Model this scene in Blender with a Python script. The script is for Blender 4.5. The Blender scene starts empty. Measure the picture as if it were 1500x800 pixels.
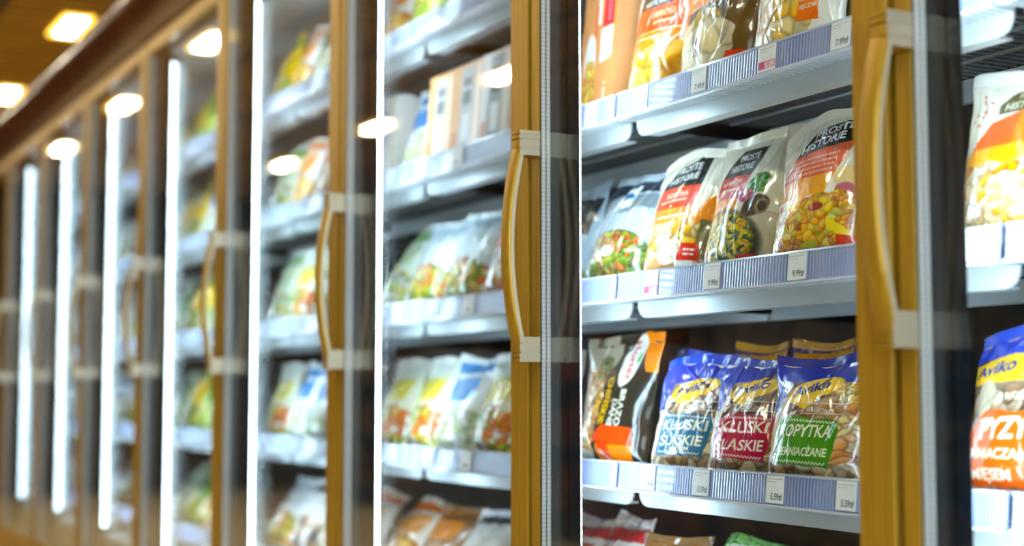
import bpy, bmesh, math, random
import numpy as np
from mathutils import Vector, Matrix
rnd = random.Random(7)
SC = bpy.context.scene
COL = SC.collection
PI = math.pi

# ---------------------------------------------------------------- layout (metres)
EYE = 1.0                      # camera height
YF = 1.042                     # front face of the door frames
PITCH = 0.778
def seam(k): return 1.16 + PITCH * k          # distance along the row of the gap between doors k and k+1
RAILS = [EYE + .735, EYE + .452, EYE + .175, EYE - .107, EYE - .385]
YR = 1.190                     # front of the price rails
ZT, ZB = EYE + 1.003, EYE - .60               # door top / bottom
LEVEL = ['uppermost shelf', 'upper shelf', 'middle shelf', 'lower shelf', 'bottom deck']
DOORS = ['first', 'second', 'third', 'fourth', 'fifth', 'sixth', 'seventh', 'eighth', 'ninth', 'tenth']

# ---------------------------------------------------------------- object helpers
def tag(o, label=None, cat=None, group=None, kind=None):
    if label: o['label'] = label
    if cat: o['category'] = cat
    if group: o['group'] = group
    if kind: o['kind'] = kind
    return o
def empty(name, loc=(0, 0, 0), parent=None):
    o = bpy.data.objects.new(name, None); COL.objects.link(o)
    o.location = loc; o.parent = parent; o.empty_display_size = .05
    return o
def link(name, me, parent=None, loc=None):
    o = bpy.data.objects.new(name, me); COL.objects.link(o)
    if parent: o.parent = parent
    if loc: o.location = loc
    return o
def copy_tree(o, parent=None):
    c = o.copy(); COL.objects.link(c); c.parent = parent
    for ch in [x for x in o.children if x != c]: copy_tree(ch, c)
    return c
def smooth(me, on=True):
    me.polygons.foreach_set('use_smooth', [on] * len(me.polygons))
class MB:
    def __init__(s): s.bm = bmesh.new()
    def box(s, x0, x1, y0, y1, z0, z1, mi=0):
        v = [s.bm.verts.new(p) for p in ((x0,y0,z0),(x1,y0,z0),(x1,y1,z0),(x0,y1,z0),(x0,y0,z1),(x1,y0,z1),(x1,y1,z1),(x0,y1,z1))]
        for f in ((3,2,1,0),(4,5,6,7),(0,1,5,4),(1,2,6,5),(2,3,7,6),(3,0,4,7)):
            fc = s.bm.faces.new([v[i] for i in f]); fc.material_index = mi
        return s
    def prism(s, pts, axis, a, b, mi=0):
        """closed outline pts extruded along an axis from a to b; axis x: pts=(y,z), z: pts=(x,y), y: pts=(x,z)"""
        def P(p, t): return (t, p[0], p[1]) if axis == 'x' else ((p[0], p[1], t) if axis == 'z' else (p[0], t, p[1]))
        A = [s.bm.verts.new(P(p, a)) for p in pts]; B = [s.bm.verts.new(P(p, b)) for p in pts]
        n = len(pts); fs = []
        for i in range(n): fs.append(s.bm.faces.new((A[i], A[(i+1)%n], B[(i+1)%n], B[i])))
        fs += [s.bm.faces.new(A[::-1]), s.bm.faces.new(B)]
        for f in fs: f.material_index = mi
        return s
    def rod(s, p, q, r, n=6, mi=0):
        p, q = Vector(p), Vector(q); d = (q - p).normalized()
        u = d.orthogonal().normalized(); w = d.cross(u)
        A, B = [], []
        for i in range(n):
            a = 2*PI*i/n; o = (u*math.cos(a) + w*math.sin(a))*r
            A.append(s.bm.verts.new(p+o)); B.append(s.bm.verts.new(q+o))
        for i in range(n): s.bm.faces.new((A[i], A[(i+1)%n], B[(i+1)%n], B[i])).material_index = mi
        s.bm.faces.new(A[::-1]); s.bm.faces.new(B)
        return s
    def build(s, name, mats, parent=None, bevel=0, seg=2, loc=None, sm=False):
        bmesh.ops.recalc_face_normals(s.bm, faces=s.bm.faces[:])
        if bevel: bmesh.ops.bevel(s.bm, geom=s.bm.edges[:], offset=bevel, segments=seg, affect='EDGES', profile=.5, clamp_overlap=True)
        me = bpy.data.meshes.new(name); s.bm.to_mesh(me); s.bm.free()
        for m in (mats if isinstance(mats, (list, tuple)) else [mats]): me.materials.append(m)
        if sm: smooth(me)
        return link(name, me, parent, loc)

# ---------------------------------------------------------------- materials
def lin(c):
    c = np.asarray(c, float) / 255.0
    return np.where(c <= .04045, c / 12.92, ((c + .055) / 1.055) ** 2.4)
def rich(c):      # printing inks: a little deeper and more saturated than the swatches below
    g = c.mean(axis=-1, keepdims=True); return np.clip(g + (c-g)*1.10, .003, 1)**1.12
def L4(c): return tuple(float(v) for v in lin(c)) + (1.0,)
def mat(name, rgb, rough=.5, metal=0, spec=.5, coat=0, coat_r=.1):
    m = bpy.data.materials.new(name); m.use_nodes = True
    b = m.node_tree.nodes['Principled BSDF']
    b.inputs['Base Color'].default_value = L4(rgb)
    b.inputs['Roughness'].default_value = rough
    b.inputs['Metallic'].default_value = metal
    b.inputs['Specular IOR Level'].default_value = spec
    b.inputs['Coat Weight'].default_value = coat
    b.inputs['Coat Roughness'].default_value = coat_r
    return m
def nodes(m): return m.node_tree.nodes, m.node_tree.links, m.node_tree.nodes['Principled BSDF']
def noise_tint(m, a, b, scale=(1,1,1), s=8.0, detail=3, lo=.35, hi=.65, bump=0):
    n, l, p = nodes(m)
    tc = n.new('ShaderNodeTexCoord'); mp = n.new('ShaderNodeMapping'); mp.inputs['Scale'].default_value = scale
    nz = n.new('ShaderNodeTexNoise'); nz.inputs['Scale'].default_value = s; nz.inputs['Detail'].default_value = detail
    cr = n.new('ShaderNodeValToRGB'); cr.color_ramp.elements[0].position = lo; cr.color_ramp.elements[1].position = hi
    cr.color_ramp.elements[0].color = L4(a); cr.color_ramp.elements[1].color = L4(b)
    l.new(tc.outputs['Object'], mp.inputs[0]); l.new(mp.outputs[0], nz.inputs['Vector'])
    l.new(nz.outputs['Fac'], cr.inputs[0]); l.new(cr.outputs[0], p.inputs['Base Color'])
    if bump:
        bp = n.new('ShaderNodeBump'); bp.inputs['Strength'].default_value = bump; bp.inputs['Distance'].default_value = .002
        l.new(nz.outputs['Fac'], bp.inputs['Height']); l.new(bp.outputs[0], p.inputs['Normal'])
    return m
M = {}
M['gold'] = noise_tint(mat('gold_anodised', (190,152,42), .38, .3), (180,142,36), (200,162,50), (30,30,1.0), 6)
M['gold_dark'] = mat('gold_groove', (120,82,20), .4, .4)
M['satin'] = mat('satin_champagne', (196,186,160), .33, .35)
M['silver'] = mat('silver_gasket_trim', (240,244,246), .3, .1)
def dots():      # perforated spacer bar between the panes
    m = M['silver']; n, l, p = nodes(m); tc = n.new('ShaderNodeTexCoord'); sx = n.new('ShaderNodeSeparateXYZ'); l.new(tc.outputs['Object'], sx.inputs[0])
    mu = n.new('ShaderNodeMath'); mu.operation = 'MULTIPLY'; mu.inputs[1].default_value = 2*PI/.0062; l.new(sx.outputs[2], mu.inputs[0])
    si = n.new('ShaderNodeMath'); si.operation = 'SINE'; l.new(mu.outputs[0], si.inputs[0])
    cr = n.new('ShaderNodeValToRGB'); cr.color_ramp.elements[0].position = .0; cr.color_ramp.elements[1].position = .45
    cr.color_ramp.elements[0].color = L4((226,234,240)); cr.color_ramp.elements[1].color = L4((250,252,254)); l.new(si.outputs[0], cr.inputs[0]); l.new(cr.outputs[0], p.inputs['Base Color'])
dots()
M['black'] = mat('black_core', (14,18,24), .6, 0, .12)
M['mullion'] = mat('mullion_dark_grey', (20,25,32), .6, 0, .12)
M['steel'] = mat('pale_steel', (206,214,218), .3, .25)
M['wire'] = mat('coated_wire', (128,132,134), .35, .2)
M['inner_dark'] = noise_tint(mat('freezer_back_dark', (20,18,18), .6), (12,10,10), (32,26,22), (1,1,2), 3)
M['frame_paint'] = mat('window_frame_grey', (120,124,126), .4)
M['inner_white'] = mat('freezer_liner_white', (196,206,206), .5)
M['gasket'] = mat('dark_teal_gasket', (14,58,56), .5, 0, .2)
M['plinth'] = mat('plinth_gold_brown', (150,104,28), .4, .3)
M['canopy'] = noise_tint(mat('canopy_brown_gloss', (92,46,12), .2, .0, .5, .5, .12), (84,40,10), (104,54,16), (1,1,1), 5)
def emis(name, rgb, s):
    m = bpy.data.materials.new(name); m.use_nodes = True; n = m.node_tree.nodes; n.clear()
    e = n.new('ShaderNodeEmission'); o = n.new('ShaderNodeOutputMaterial')
    e.inputs[0].default_value = L4(rgb); e.inputs[1].default_value = s
    m.node_tree.links.new(e.outputs[0], o.inputs[0]); return m
LED = 19.0
def led_mat():
    m = emis('led_lens_glow', (210,236,255), LED); n, l = m.node_tree.nodes, m.node_tree.links
    e = [x for x in n if x.type == 'EMISSION'][0]
    tc = n.new('ShaderNodeTexCoord'); sx = n.new('ShaderNodeSeparateXYZ'); l.new(tc.outputs['Object'], sx.inputs[0])
    mu = n.new('ShaderNodeMath'); mu.operation = 'MULTIPLY'; mu.inputs[1].default_value = 2*PI/.011; l.new(sx.outputs[2], mu.inputs[0])
    si = n.new('ShaderNodeMath'); si.operation = 'SINE'; l.new(mu.outputs[0], si.inputs[0])
    ma = n.new('ShaderNodeMath'); ma.operation = 'MULTIPLY_ADD'; ma.inputs[1].default_value = LED*.7; ma.inputs[2].default_value = LED
    l.new(si.outputs[0], ma.inputs[0]); l.new(ma.outputs[0], e.inputs[1])
    return m
M['led'] = led_mat()
M['lamp'] = emis('ceiling_lamp_glow', (255,242,214), 140)
M['lamp_rim'] = emis('ceiling_lamp_warm_rim', (255,205,70), 4)  # yellow halo of light around each lamp, put in as a glowing frame
def glass_mat(k=1.0):
    """thin pane: straight-through transmission plus a mirror share that rises towards grazing angles (Schlick)"""
    m = bpy.data.materials.new('door_glass'); m.use_nodes = True; n, l = m.node_tree.nodes, m.node_tree.links; n.clear()
    g = n.new('ShaderNodeNewGeometry'); d = n.new('ShaderNodeVectorMath'); d.operation = 'DOT_PRODUCT'
    l.new(g.outputs['Incoming'], d.inputs[0]); l.new(g.outputs['Normal'], d.inputs[1])
    def mth(op, a, b=None):
        x = n.new('ShaderNodeMath'); x.operation = op
        for i, v in enumerate((a, b)):
            if v is None: continue
            if isinstance(v, (int, float)): x.inputs[i].default_value = v
            else: l.new(v, x.inputs[i])
        return x.outputs[0]
    c = mth('ABSOLUTE', d.outputs['Value']); w = mth('SUBTRACT', 1.0, c); w5 = mth('POWER', w, 5.0)
    f = mth('MULTIPLY', mth('ADD', mth('MULTIPLY', w5, .96), .04), k)
    t = n.new('ShaderNodeBsdfTransparent'); t.inputs[0].default_value = (.985, .995, .99, 1)
    gl = n.new('ShaderNodeBsdfGlossy'); gl.inputs['Roughness'].default_value = .0; gl.inputs[0].default_value = (1, 1, 1, 1)
    mx = n.new('ShaderNodeMixShader'); o = n.new('ShaderNodeOutputMaterial')
    l.new(f, mx.inputs[0]); l.new(t.outputs[0], mx.inputs[1]); l.new(gl.outputs[0], mx.inputs[2]); l.new(mx.outputs[0], o.inputs[0])
    return m
M['glass'] = glass_mat(.62)
def rail_mat():
    m = mat('price_rail_plastic', (150,165,215), .16, 0, .6, .4, .05); n, l, p = nodes(m)
    tc = n.new('ShaderNodeTexCoord'); sx = n.new('ShaderNodeSeparateXYZ'); l.new(tc.outputs['Object'], sx.inputs[0])
    mu = n.new('ShaderNodeMath'); mu.operation = 'MULTIPLY'; mu.inputs[1].default_value = 2*PI/.0062; l.new(sx.outputs[0], mu.inputs[0])
    si = n.new('ShaderNodeMath'); si.operation = 'SINE'; l.new(mu.outputs[0], si.inputs[0])
    cr = n.new('ShaderNodeValToRGB'); cr.color_ramp.elements[0].position = .25; cr.color_ramp.elements[1].position = .75
    cr.color_ramp.elements[0].color = L4((84,108,176)); cr.color_ramp.elements[1].color = L4((172,184,224))
    mr = n.new('ShaderNodeMapRange'); mr.inputs[1].default_value = -1; mr.inputs[2].default_value = 1
    l.new(si.outputs[0], mr.inputs[0]); l.new(mr.outputs[0], cr.inputs[0])
    nz = n.new('ShaderNodeTexNoise'); nz.inputs['Scale'].default_value = 9; nz.inputs['Detail'].default_value = 1
    cx = n.new('ShaderNodeCombineXYZ'); l.new(sx.outputs[0], cx.inputs[0]); l.new(cx.outputs[0], nz.inputs['Vector'])
    m2 = n.new('ShaderNodeMapRange'); m2.inputs[1].default_value = .42; m2.inputs[2].default_value = .58
    l.new(nz.outputs['Fac'], m2.inputs[0])
    mx = n.new('ShaderNodeMix'); mx.data_type = 'RGBA'
    l.new(m2.outputs[0], mx.inputs[0]); l.new(cr.outputs[0], mx.inputs[6]); mx.inputs[7].default_value = L4((164,178,222))
    l.new(mx.outputs[2], p.inputs['Base Color'])
    bp = n.new('ShaderNodeBump'); bp.inputs['Strength'].default_value = .25; bp.inputs['Distance'].default_value = .001
    l.new(si.outputs[0], bp.inputs['Height']); l.new(bp.outputs[0], p.inputs['Normal'])
    return m
M['rail'] = rail_mat()
M['rail_edge'] = mat('price_rail_clear_edge', (226,232,248), .15, 0, .6, .4, .05)
def art_mat(name, rough, coat, bump=0):
    m = mat(name, (255,255,255), rough, 0, .55, coat, .06); n, l, p = nodes(m)
    a = n.new('ShaderNodeAttribute'); a.attribute_name = 'print'; l.new(a.outputs['Color'], p.inputs['Base Color'])
    if bump:
        tc = n.new('ShaderNodeTexCoord'); nz = n.new('ShaderNodeTexNoise'); nz.inputs['Scale'].default_value = 70; nz.inputs['Detail'].default_value = 4
        mp = n.new('ShaderNodeMapping'); mp.inputs['Scale'].default_value = (1, 1, .35); mp.inputs['Rotation'].default_value = (0, .5, 0)
        l.new(tc.outputs['Object'], mp.inputs[0]); l.new(mp.outputs[0], nz.inputs['Vector'])
        bp = n.new('ShaderNodeBump'); bp.inputs['Strength'].default_value = bump; bp.inputs['Distance'].default_value = .004
        l.new(nz.outputs['Fac'], bp.inputs['Height']); l.new(bp.outputs[0], p.inputs['Normal'])
    return m
M['film'] = art_mat('printed_glossy_film', .17, .9, .45)
M['card'] = art_mat('printed_card', .45, .15)
M['tagpaper'] = art_mat('printed_tag', .5, 0)

# ---------------------------------------------------------------- print canvas (artwork on packaging)
_FONT_CACHE = {}
def glyph_tris(txt, bold=.018):
    key = (txt, bold)
    if key not in _FONT_CACHE:
        cu = bpy.data.curves.new('lettering', 'FONT'); cu.body = txt; cu.size = 1.0; cu.offset = bold; cu.resolution_u = 3
        ob = bpy.data.objects.new('lettering', cu); COL.objects.link(ob)
        dg = bpy.context.evaluated_depsgraph_get(); ev = ob.evaluated_get(dg); me = ev.to_mesh()
        me.calc_loop_triangles()
        vs = np.array([v.co[:2] for v in me.vertices]) if len(me.vertices) else np.zeros((0, 2))
        ts = np.array([t.vertices[:] for t in me.loop_triangles]) if len(me.loop_triangles) else np.zeros((0, 3), int)
        ev.to_mesh_clear(); bpy.data.objects.remove(ob); bpy.data.curves.remove(cu)
        if len(vs): vs = vs - [vs[:, 0].min(), 0]
        _FONT_CACHE[key] = (vs, ts)
    return _FONT_CACHE[key]
class Canvas:
    """W x H centimetres of print sampled on (ny+1) x (nx+1) points"""
    def __init__(s, W, H, nx, ny, base):
        s.W, s.H, s.nx, s.ny = W, H, nx, ny
        s.X, s.Y = np.meshgrid(np.linspace(0, W, nx+1), np.linspace(0, H, ny+1))
        s.C = np.ones((ny+1, nx+1, 3)) * np.asarray(base, float)
        s.r = np.random.RandomState(3)
    def put(s, m, col):
        m = np.clip(m, 0, 1)[..., None]; s.C = s.C*(1-m) + np.asarray(col, float)*m
    def poly(s, pts, col, wob=0, retm=False):
        X, Y = s.X, s.Y
        if wob: X = X + wob*np.sin(Y*2.1+1); Y = Y + wob*np.sin(s.X*1.7)
        ins = np.zeros(X.shape, bool); n = len(pts)
        for i in range(n):
            x0, y0 = pts[i]; x1, y1 = pts[(i+1) % n]
            if y0 == y1: continue
            c = ((Y >= min(y0, y1)) & (Y < max(y0, y1)))
            xi = x0 + (Y-y0)*(x1-x0)/(y1-y0)
            ins ^= c & (X < xi)
        m = ins.astype(float)
        if retm: return m
        s.put(m, col)
    def rect(s, x0, y0, x1, y1, col): s.put(((s.X >= x0) & (s.X <= x1) & (s.Y >= y0) & (s.Y <= y1)).astype(float), col)
    def ell(s, cx, cy, rx, ry, col, rot=0, soft=.15, retm=False):
        a = math.radians(rot); dx, dy = s.X-cx, s.Y-cy
        u = (dx*math.cos(a)+dy*math.sin(a))/rx; v = (-dx*math.sin(a)+dy*math.cos(a))/ry
        m = np.clip((1-np.sqrt(u*u+v*v))/soft+.5, 0, 1)
        if retm: return m
        s.put(m, col)
    def line(s, x0, y0, x1, y1, w, col, zig=0, per=.4):
        d = np.array([x1-x0, y1-y0]); L = np.hypot(*d); d = d/L
        t = (s.X-x0)*d[0]+(s.Y-y0)*d[1]; q = -(s.X-x0)*d[1]+(s.Y-y0)*d[0]
        if zig: q = q - zig*np.sin(t*2*PI/per)
        s.put(((t >= 0) & (t <= L))*np.clip((w-np.abs(q))/.04, 0, 1), col)
    def food(s, mask, cols, size, seed=0, edge=.5, stretch=1.0):
        """pile of pieces: each piece its own colour, rounded look as in a printed food photograph"""
        r = np.random.RandomState(seed); area = s.W*s.H
        N = int(area/(size*size))+4
        cx, cy = r.rand(N)*s.W, r.rand(N)*s.H; ang = r.rand(N)*PI; st = 1+r.rand(N)*(stretch-1)
        ci = r.randint(0, len(cols), N)
        wx = s.X + .25*size*np.sin(s.Y*2.2/size+seed) ; wy = s.Y + .25*size*np.sin(s.X*2.0/size)
        d1 = np.full(s.X.shape, 1e9); d2 = d1.copy(); idx = np.zeros(s.X.shape, int); hx = np.zeros(s.X.shape)
        for i in range(N):
            dx, dy = wx-cx[i], wy-cy[i]; c, n_ = math.cos(ang[i]), math.sin(ang[i])
            u, v = (dx*c+dy*n_)/st[i], (-dx*n_+dy*c)*st[i]**.5
            d = np.sqrt(u*u+v*v)
            nb = d < d1
            d2 = np.where(nb, d1, np.minimum(d2, d)); d1 = np.where(nb, d, d1); idx = np.where(nb, i, idx); hx = np.where(nb, dy-dx*.5, hx)
        colr = np.asarray(cols, float)[ci[idx]]
        e = np.clip((d2-d1)/(size*.35), 0, 1)
        sh = (1-edge) + edge*e
        hi = np.clip(hx/size+.2, 0, .5)[..., None]
        colr = colr*sh[..., None]; colr = colr + (255-colr)*hi*.55
        m = np.clip(mask, 0, 1)[..., None]; s.C = s.C*(1-m)+colr*m
    def text(s, txt, x, y, size, col, rot=0, sx=1.0, shear=0, bold=.018, arc=0):
        vs, ts = glyph_tris(txt, bold)
        if not len(ts): return
        K = 3
        px = (vs[:, 0]*sx + vs[:, 1]*shear)*size; py = vs[:, 1]*size
        if arc: py = py + arc*(px-px.max()/2)**2
        a = math.radians(rot); qx = x+px*math.cos(a)-py*math.sin(a); qy = y+px*math.sin(a)+py*math.cos(a)
        gx = qx/s.W*s.nx*K; gy = qy/s.H*s.ny*K
        hi = np.zeros(((s.ny+1)*K, (s.nx+1)*K), bool)
        off = (K-1)/2
        for t in ts:
            X, Y = gx[t]+off, gy[t]+off
            i0, i1 = max(0, int(X.min())), min(hi.shape[1]-1, int(X.max())+1)
            j0, j1 = max(0, int(Y.min())), min(hi.shape[0]-1, int(Y.max())+1)
            if i1 < i0 or j1 < j0: continue
            ii, jj = np.meshgrid(np.arange(i0, i1+1), np.arange(j0, j1+1))
            den = (Y[1]-Y[2])*(X[0]-X[2])+(X[2]-X[1])*(Y[0]-Y[2])
            if abs(den) < 1e-12: continue
            w0 = ((Y[1]-Y[2])*(ii-X[2])+(X[2]-X[1])*(jj-Y[2]))/den
            w1 = ((Y[2]-Y[0])*(ii-X[2])+(X[0]-X[2])*(jj-Y[2]))/den
            hi[j0:j1+1, i0:i1+1] |= (w0 >= -1e-6) & (w1 >= -1e-6) & (w0+w1 <= 1+1e-6)
        m = hi.reshape(s.ny+1, K, s.nx+1, K).mean(axis=(1, 3))
        s.put(m, col)
    def width(s, txt, size, sx=1.0, bold=.018):
        vs, ts = glyph_tris(txt, bold); return (vs[:, 0].max() if len(vs) else 0)*size*sx
    def fit(s, txt, x, y, w, size, col, **k):
        k['sx'] = w/max(1e-6, s.width(txt, size, 1.0, k.get('bold', .018))); s.text(txt, x, y, size, col, **k)
    def smalltext(s, x0, x1, y, h, col, seed=0, rot=0):
        r = np.random.RandomState(seed); x = x0
        while x < x1:
            w = .12+r.rand()*.4; s.line(x, y+(x-x0)*math.tan(math.radians(rot)), min(x1, x+w), y+(min(x1, x+w)-x0)*math.tan(math.radians(rot)), h/2, col); x += w+.12

# ---------------------------------------------------------------- pillow bags
def sstep(a, b, x): t = np.clip((x-a)/(b-a), 0, 1); return t*t*(3-2*t)
def bag_parts(name, cv, T, seed, seal_col, crinkle=1.0, flop=0.0, skew=0.0, dog=0.0, lump=1.0, film=None):
    """builds pouch + top seal meshes for a bag printed with canvas cv. Origin at the middle of the base, front towards -y."""
    r = np.random.RandomState(seed)
    W, H = cv.W/100, cv.H/100; nx, ny = cv.nx, cv.ny; VS = .925
    u = np.linspace(-1, 1, nx+1); v = np.linspace(0, 1, ny+1); U, V = np.meshgrid(u, v)
    seal_rows = v >= VS
    def shape(U, V):
        bul = sstep(-.10, .16, V)*(1-np.clip((V-.22)/(VS-.22), 0, 1)**1.7)
        a = W/2*(1-.07*bul-.05*sstep(.06, 0, V))
        x = U*a*(1+.012*np.sin(V*13+seed)+.010*np.sin(V*29+seed*2))
        z = V*H
        return x, z, T/2*bul
    x, z, b = shape(U, V)
    prof = (1-np.abs(U)**2.4)**.75
    y = -b*prof*1.15
    # folds: lumps of the frozen food below, creases running down from the seal above, sharp diagonal folds
    n = np.zeros_like(U)
    for i in range(9):
        ax, az, ph = r.uniform(2, 7), r.uniform(2, 8), r.uniform(0, 6.28)
        n += np.sin(U*ax+V*az*1.4+ph)/9*1.6
    low = sstep(.62, .35, V)
    y -= lump*.0032*n*low*prof
    cr = np.zeros_like(U)
    for i in range(8):
        c0, sp, ph, wd = r.uniform(-1.1, 1.1), r.uniform(-.9, .9), r.uniform(-.4, .4), r.uniform(.02, .06)
        d = (U-(c0+sp*(1-V)+.08*np.sin(V*7+ph)))/wd
        cr += r.uniform(-1, 1.2)*np.exp(-d*d)*sstep(r.uniform(.0, .55), r.uniform(.6, .85), V)
    for i in range(10):
        c0, c1, an, wd, ln = r.uniform(-1, 1), r.uniform(.05, .9), r.uniform(0, PI), r.uniform(.015, .04), r.uniform(.15, .5)
        t = (U-c0)*math.cos(an)+(V-c1)*1.4*math.sin(an); q = -(U-c0)*math.sin(an)+(V-c1)*1.4*math.cos(an)
        cr += r.uniform(-.9, 1.1)*np.exp(-(q/wd)**2-(t/ln)**2)
    for i in range(26):
        c0, c1, an, wd, ln = r.uniform(-1, 1), r.uniform(.1, .95), r.uniform(.5, 2.6), r.uniform(.010, .020), r.uniform(.10, .32)
        t = (U-c0)*math.cos(an)+(V-c1)*1.4*math.sin(an); q = -(U-c0)*math.sin(an)+(V-c1)*1.4*math.cos(an)+.02*np.sin(t*9+i)
        cr += r.uniform(-.22, .26)*np.exp(-(q/wd)**2-(t/ln)**2)*min(1.0, nx/120)
    edge = np.clip((1-np.abs(U))*6, 0, 1)
    y -= crinkle*.0030*cr*edge*sstep(1.0, .9, V)
    y += .0015*crinkle*np.sin(U*9+seed)*sstep(.8, 1, V)
    dy = np.zeros_like(U); dx = np.zeros_like(U); dz = np.zeros_like(U)
    def deform(U, V, x, y, z):
        k = np.clip(V-.72, 0, 1)
        y2 = y + flop*k*k*2.2*H*.6 + .006*crinkle*np.sin(U*2.3+seed)*sstep(.7, 1, V)
        x2 = x + skew*V*V*H
        z2 = z - abs(flop)*k*k*H*.9 - abs(dog)*np.clip(U*(1 if dog > 0 else -1), 0, 1)**1.5*sstep(.55, 1, V) \
             + .006*np.sin(U*2.1+seed*1.3)*sstep(.75, 1, V)
        return x2, y2, z2
    X, Y, Z = deform(U, V, x, y, z)
    nb = max(8, nx//8); ub = np.linspace(1, -1, nb+1)[1:-1]
    UB, VB = np.meshgrid(ub, v); xb, zb, bb = shape(UB, VB)
    yb = bb*(1-np.abs(UB)**2.4)**.75*.85
    XB, YB, ZB = deform(UB, VB, xb, yb, zb)
    PX = np.hstack([X, XB]); PY = np.hstack([Y, YB]); PZ = np.hstack([Z, ZB])
    colf = rich(lin(np.clip(cv.C, 0, 255))); bc = lin(film if film is not None else cv.C[ny//2, 2])
    colb = np.ones((ny+1, nb-1, 3))*bc
    colr = np.concatenate([colf, colb], axis=1)
    nc = PX.shape[1]
    js = int(np.argmax(seal_rows))
    def mesh(j0, j1, nm, pull=0.0):
        px, py, pz = PX[j0:j1+1], PY[j0:j1+1].copy(), PZ[j0:j1+1]
        cc = colr[j0:j1+1]
        rows = px.shape[0]
        if pull:   # crimped seal: two films welded, horizontal ridges
            vv = np.arange(rows)[:, None]
            py[:, :nx+1] = Y[j0:j1+1] - .0007 - .0005*np.sin(vv*2.1)
            py[:, nx+1:] = np.interp(XB[j0:j1+1].ravel(), np.linspace(-W/2, W/2, nx+1), Y[j1, :]).reshape(rows, -1) + .0004
        verts = np.stack([px, py, pz], -1).reshape(-1, 3)
        idx = np.arange(rows*nc).reshape(rows, nc)
        nxt = np.roll(idx, -1, axis=1)
        q = np.stack([idx[:-1], nxt[:-1], nxt[1:], idx[1:]], -1).reshape(-1, 4)
        faces = [tuple(f) for f in q.tolist()]
        def cap(row, flip):
            ring = list(row)
            # stitch front to back by pairs
            fr = ring[:nx+1]; bk = [ring[0]] + ring[nx+1:][::-1] + [ring[nx]]
            m = len(bk)-1
            for k in range(m):
                i0 = round(k*nx/m); i1 = round((k+1)*nx/m)
                f = [bk[k]]+fr[i0:i1+1]+[bk[k+1]]
                f2 = []
                for w in f:
                    if w not in f2: f2.append(w)
                if len(f2) >= 3: faces.append(tuple(f2[::-1] if flip else f2))
        cap(idx[0].tolist(), True); cap(idx[-1].tolist(), False)
        me = bpy.data.meshes.new(nm); me.from_pydata(verts.tolist(), [], faces); me.update()
        at = me.color_attributes.new('print', 'FLOAT_COLOR', 'POINT')
        rgba = np.ones((rows*nc, 4)); rgba[:, :3] = cc.reshape(-1, 3)
        at.data.foreach_set('color', rgba.ravel()); smooth(me); me.materials.append(M['film'])
        return me
    if seal_col is not None:
        colr[js:, :] = colr[js:, :]*.0 + (lin(seal_col) if not isinstance(seal_col, str) else colr[js:, :])
    return mesh(0, js, 'pouch'), mesh(js, ny, 'top_seal', 1)
def make_bag(name, cv, T=.06, seed=1, seal=None, **k):
    a, b = bag_parts(name, cv, T, seed, seal, **k)
    e = empty(name); link('pouch', a, e); link('top_seal', b, e)
    return e
def make_carton(name, cv, T):
    """upright carton printed with cv on the front, gable flap on top"""
    W, H = cv.W/100, cv.H/100; e = empty(name)
    nx, ny = cv.nx, cv.ny
    xs = np.linspace(-W/2, W/2, nx+1); zs = np.linspace(0, H, ny+1)
    verts = [(x, 0, z) for z in zs for x in xs]; n0 = len(verts)
    faces = [(j*(nx+1)+i, j*(nx+1)+i+1, (j+1)*(nx+1)+i+1, (j+1)*(nx+1)+i) for j in range(ny) for i in range(nx)]
    verts += [(-W/2, T, 0), (W/2, T, 0), (W/2, T, H), (-W/2, T, H), (-W/2, 0, 0), (W/2, 0, 0), (W/2, 0, H), (-W/2, 0, H)]
    b = n0; A = [b+4, b+5, b+6, b+7]; B = [b, b+1, b+2, b+3]
    faces += [(B[1], B[0], B[3], B[2]), (A[1], B[1], B[2], A[2]), (B[0], A[0], A[3], B[3]), (B[0], B[1], A[1], A[0]), (A[3], A[2], B[2], B[3])]
    me = bpy.data.meshes.new('box_body'); me.from_pydata(verts, [], faces); me.update()
    at = me.color_attributes.new('print', 'FLOAT_COLOR', 'POINT'); rgba = np.ones((len(verts), 4))
    c = rich(lin(np.clip(cv.C, 0, 255))).reshape(-1, 3); rgba[:n0, :3] = c; rgba[n0:, :3] = lin(cv.C[ny//2, 1])
    at.data.foreach_set('color', rgba.ravel()); me.materials.append(M['card']); link('box_body', me, e)
    mb = MB(); mb.prism([(.002, H+.0004), (T-.002, H+.0004), (T*.55, H+.006), (T*.45, H+.006)], 'x', -W/2+.002, W/2-.002)
    o = mb.build('box_flap', M['card'], e)
    at = o.data.color_attributes.new('print', 'FLOAT_COLOR', 'POINT'); rg = np.ones((len(o.data.vertices), 4)); rg[:, :3] = lin(cv.C[-1, nx//2])
    at.data.foreach_set('color', rg.ravel())
    return e

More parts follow.
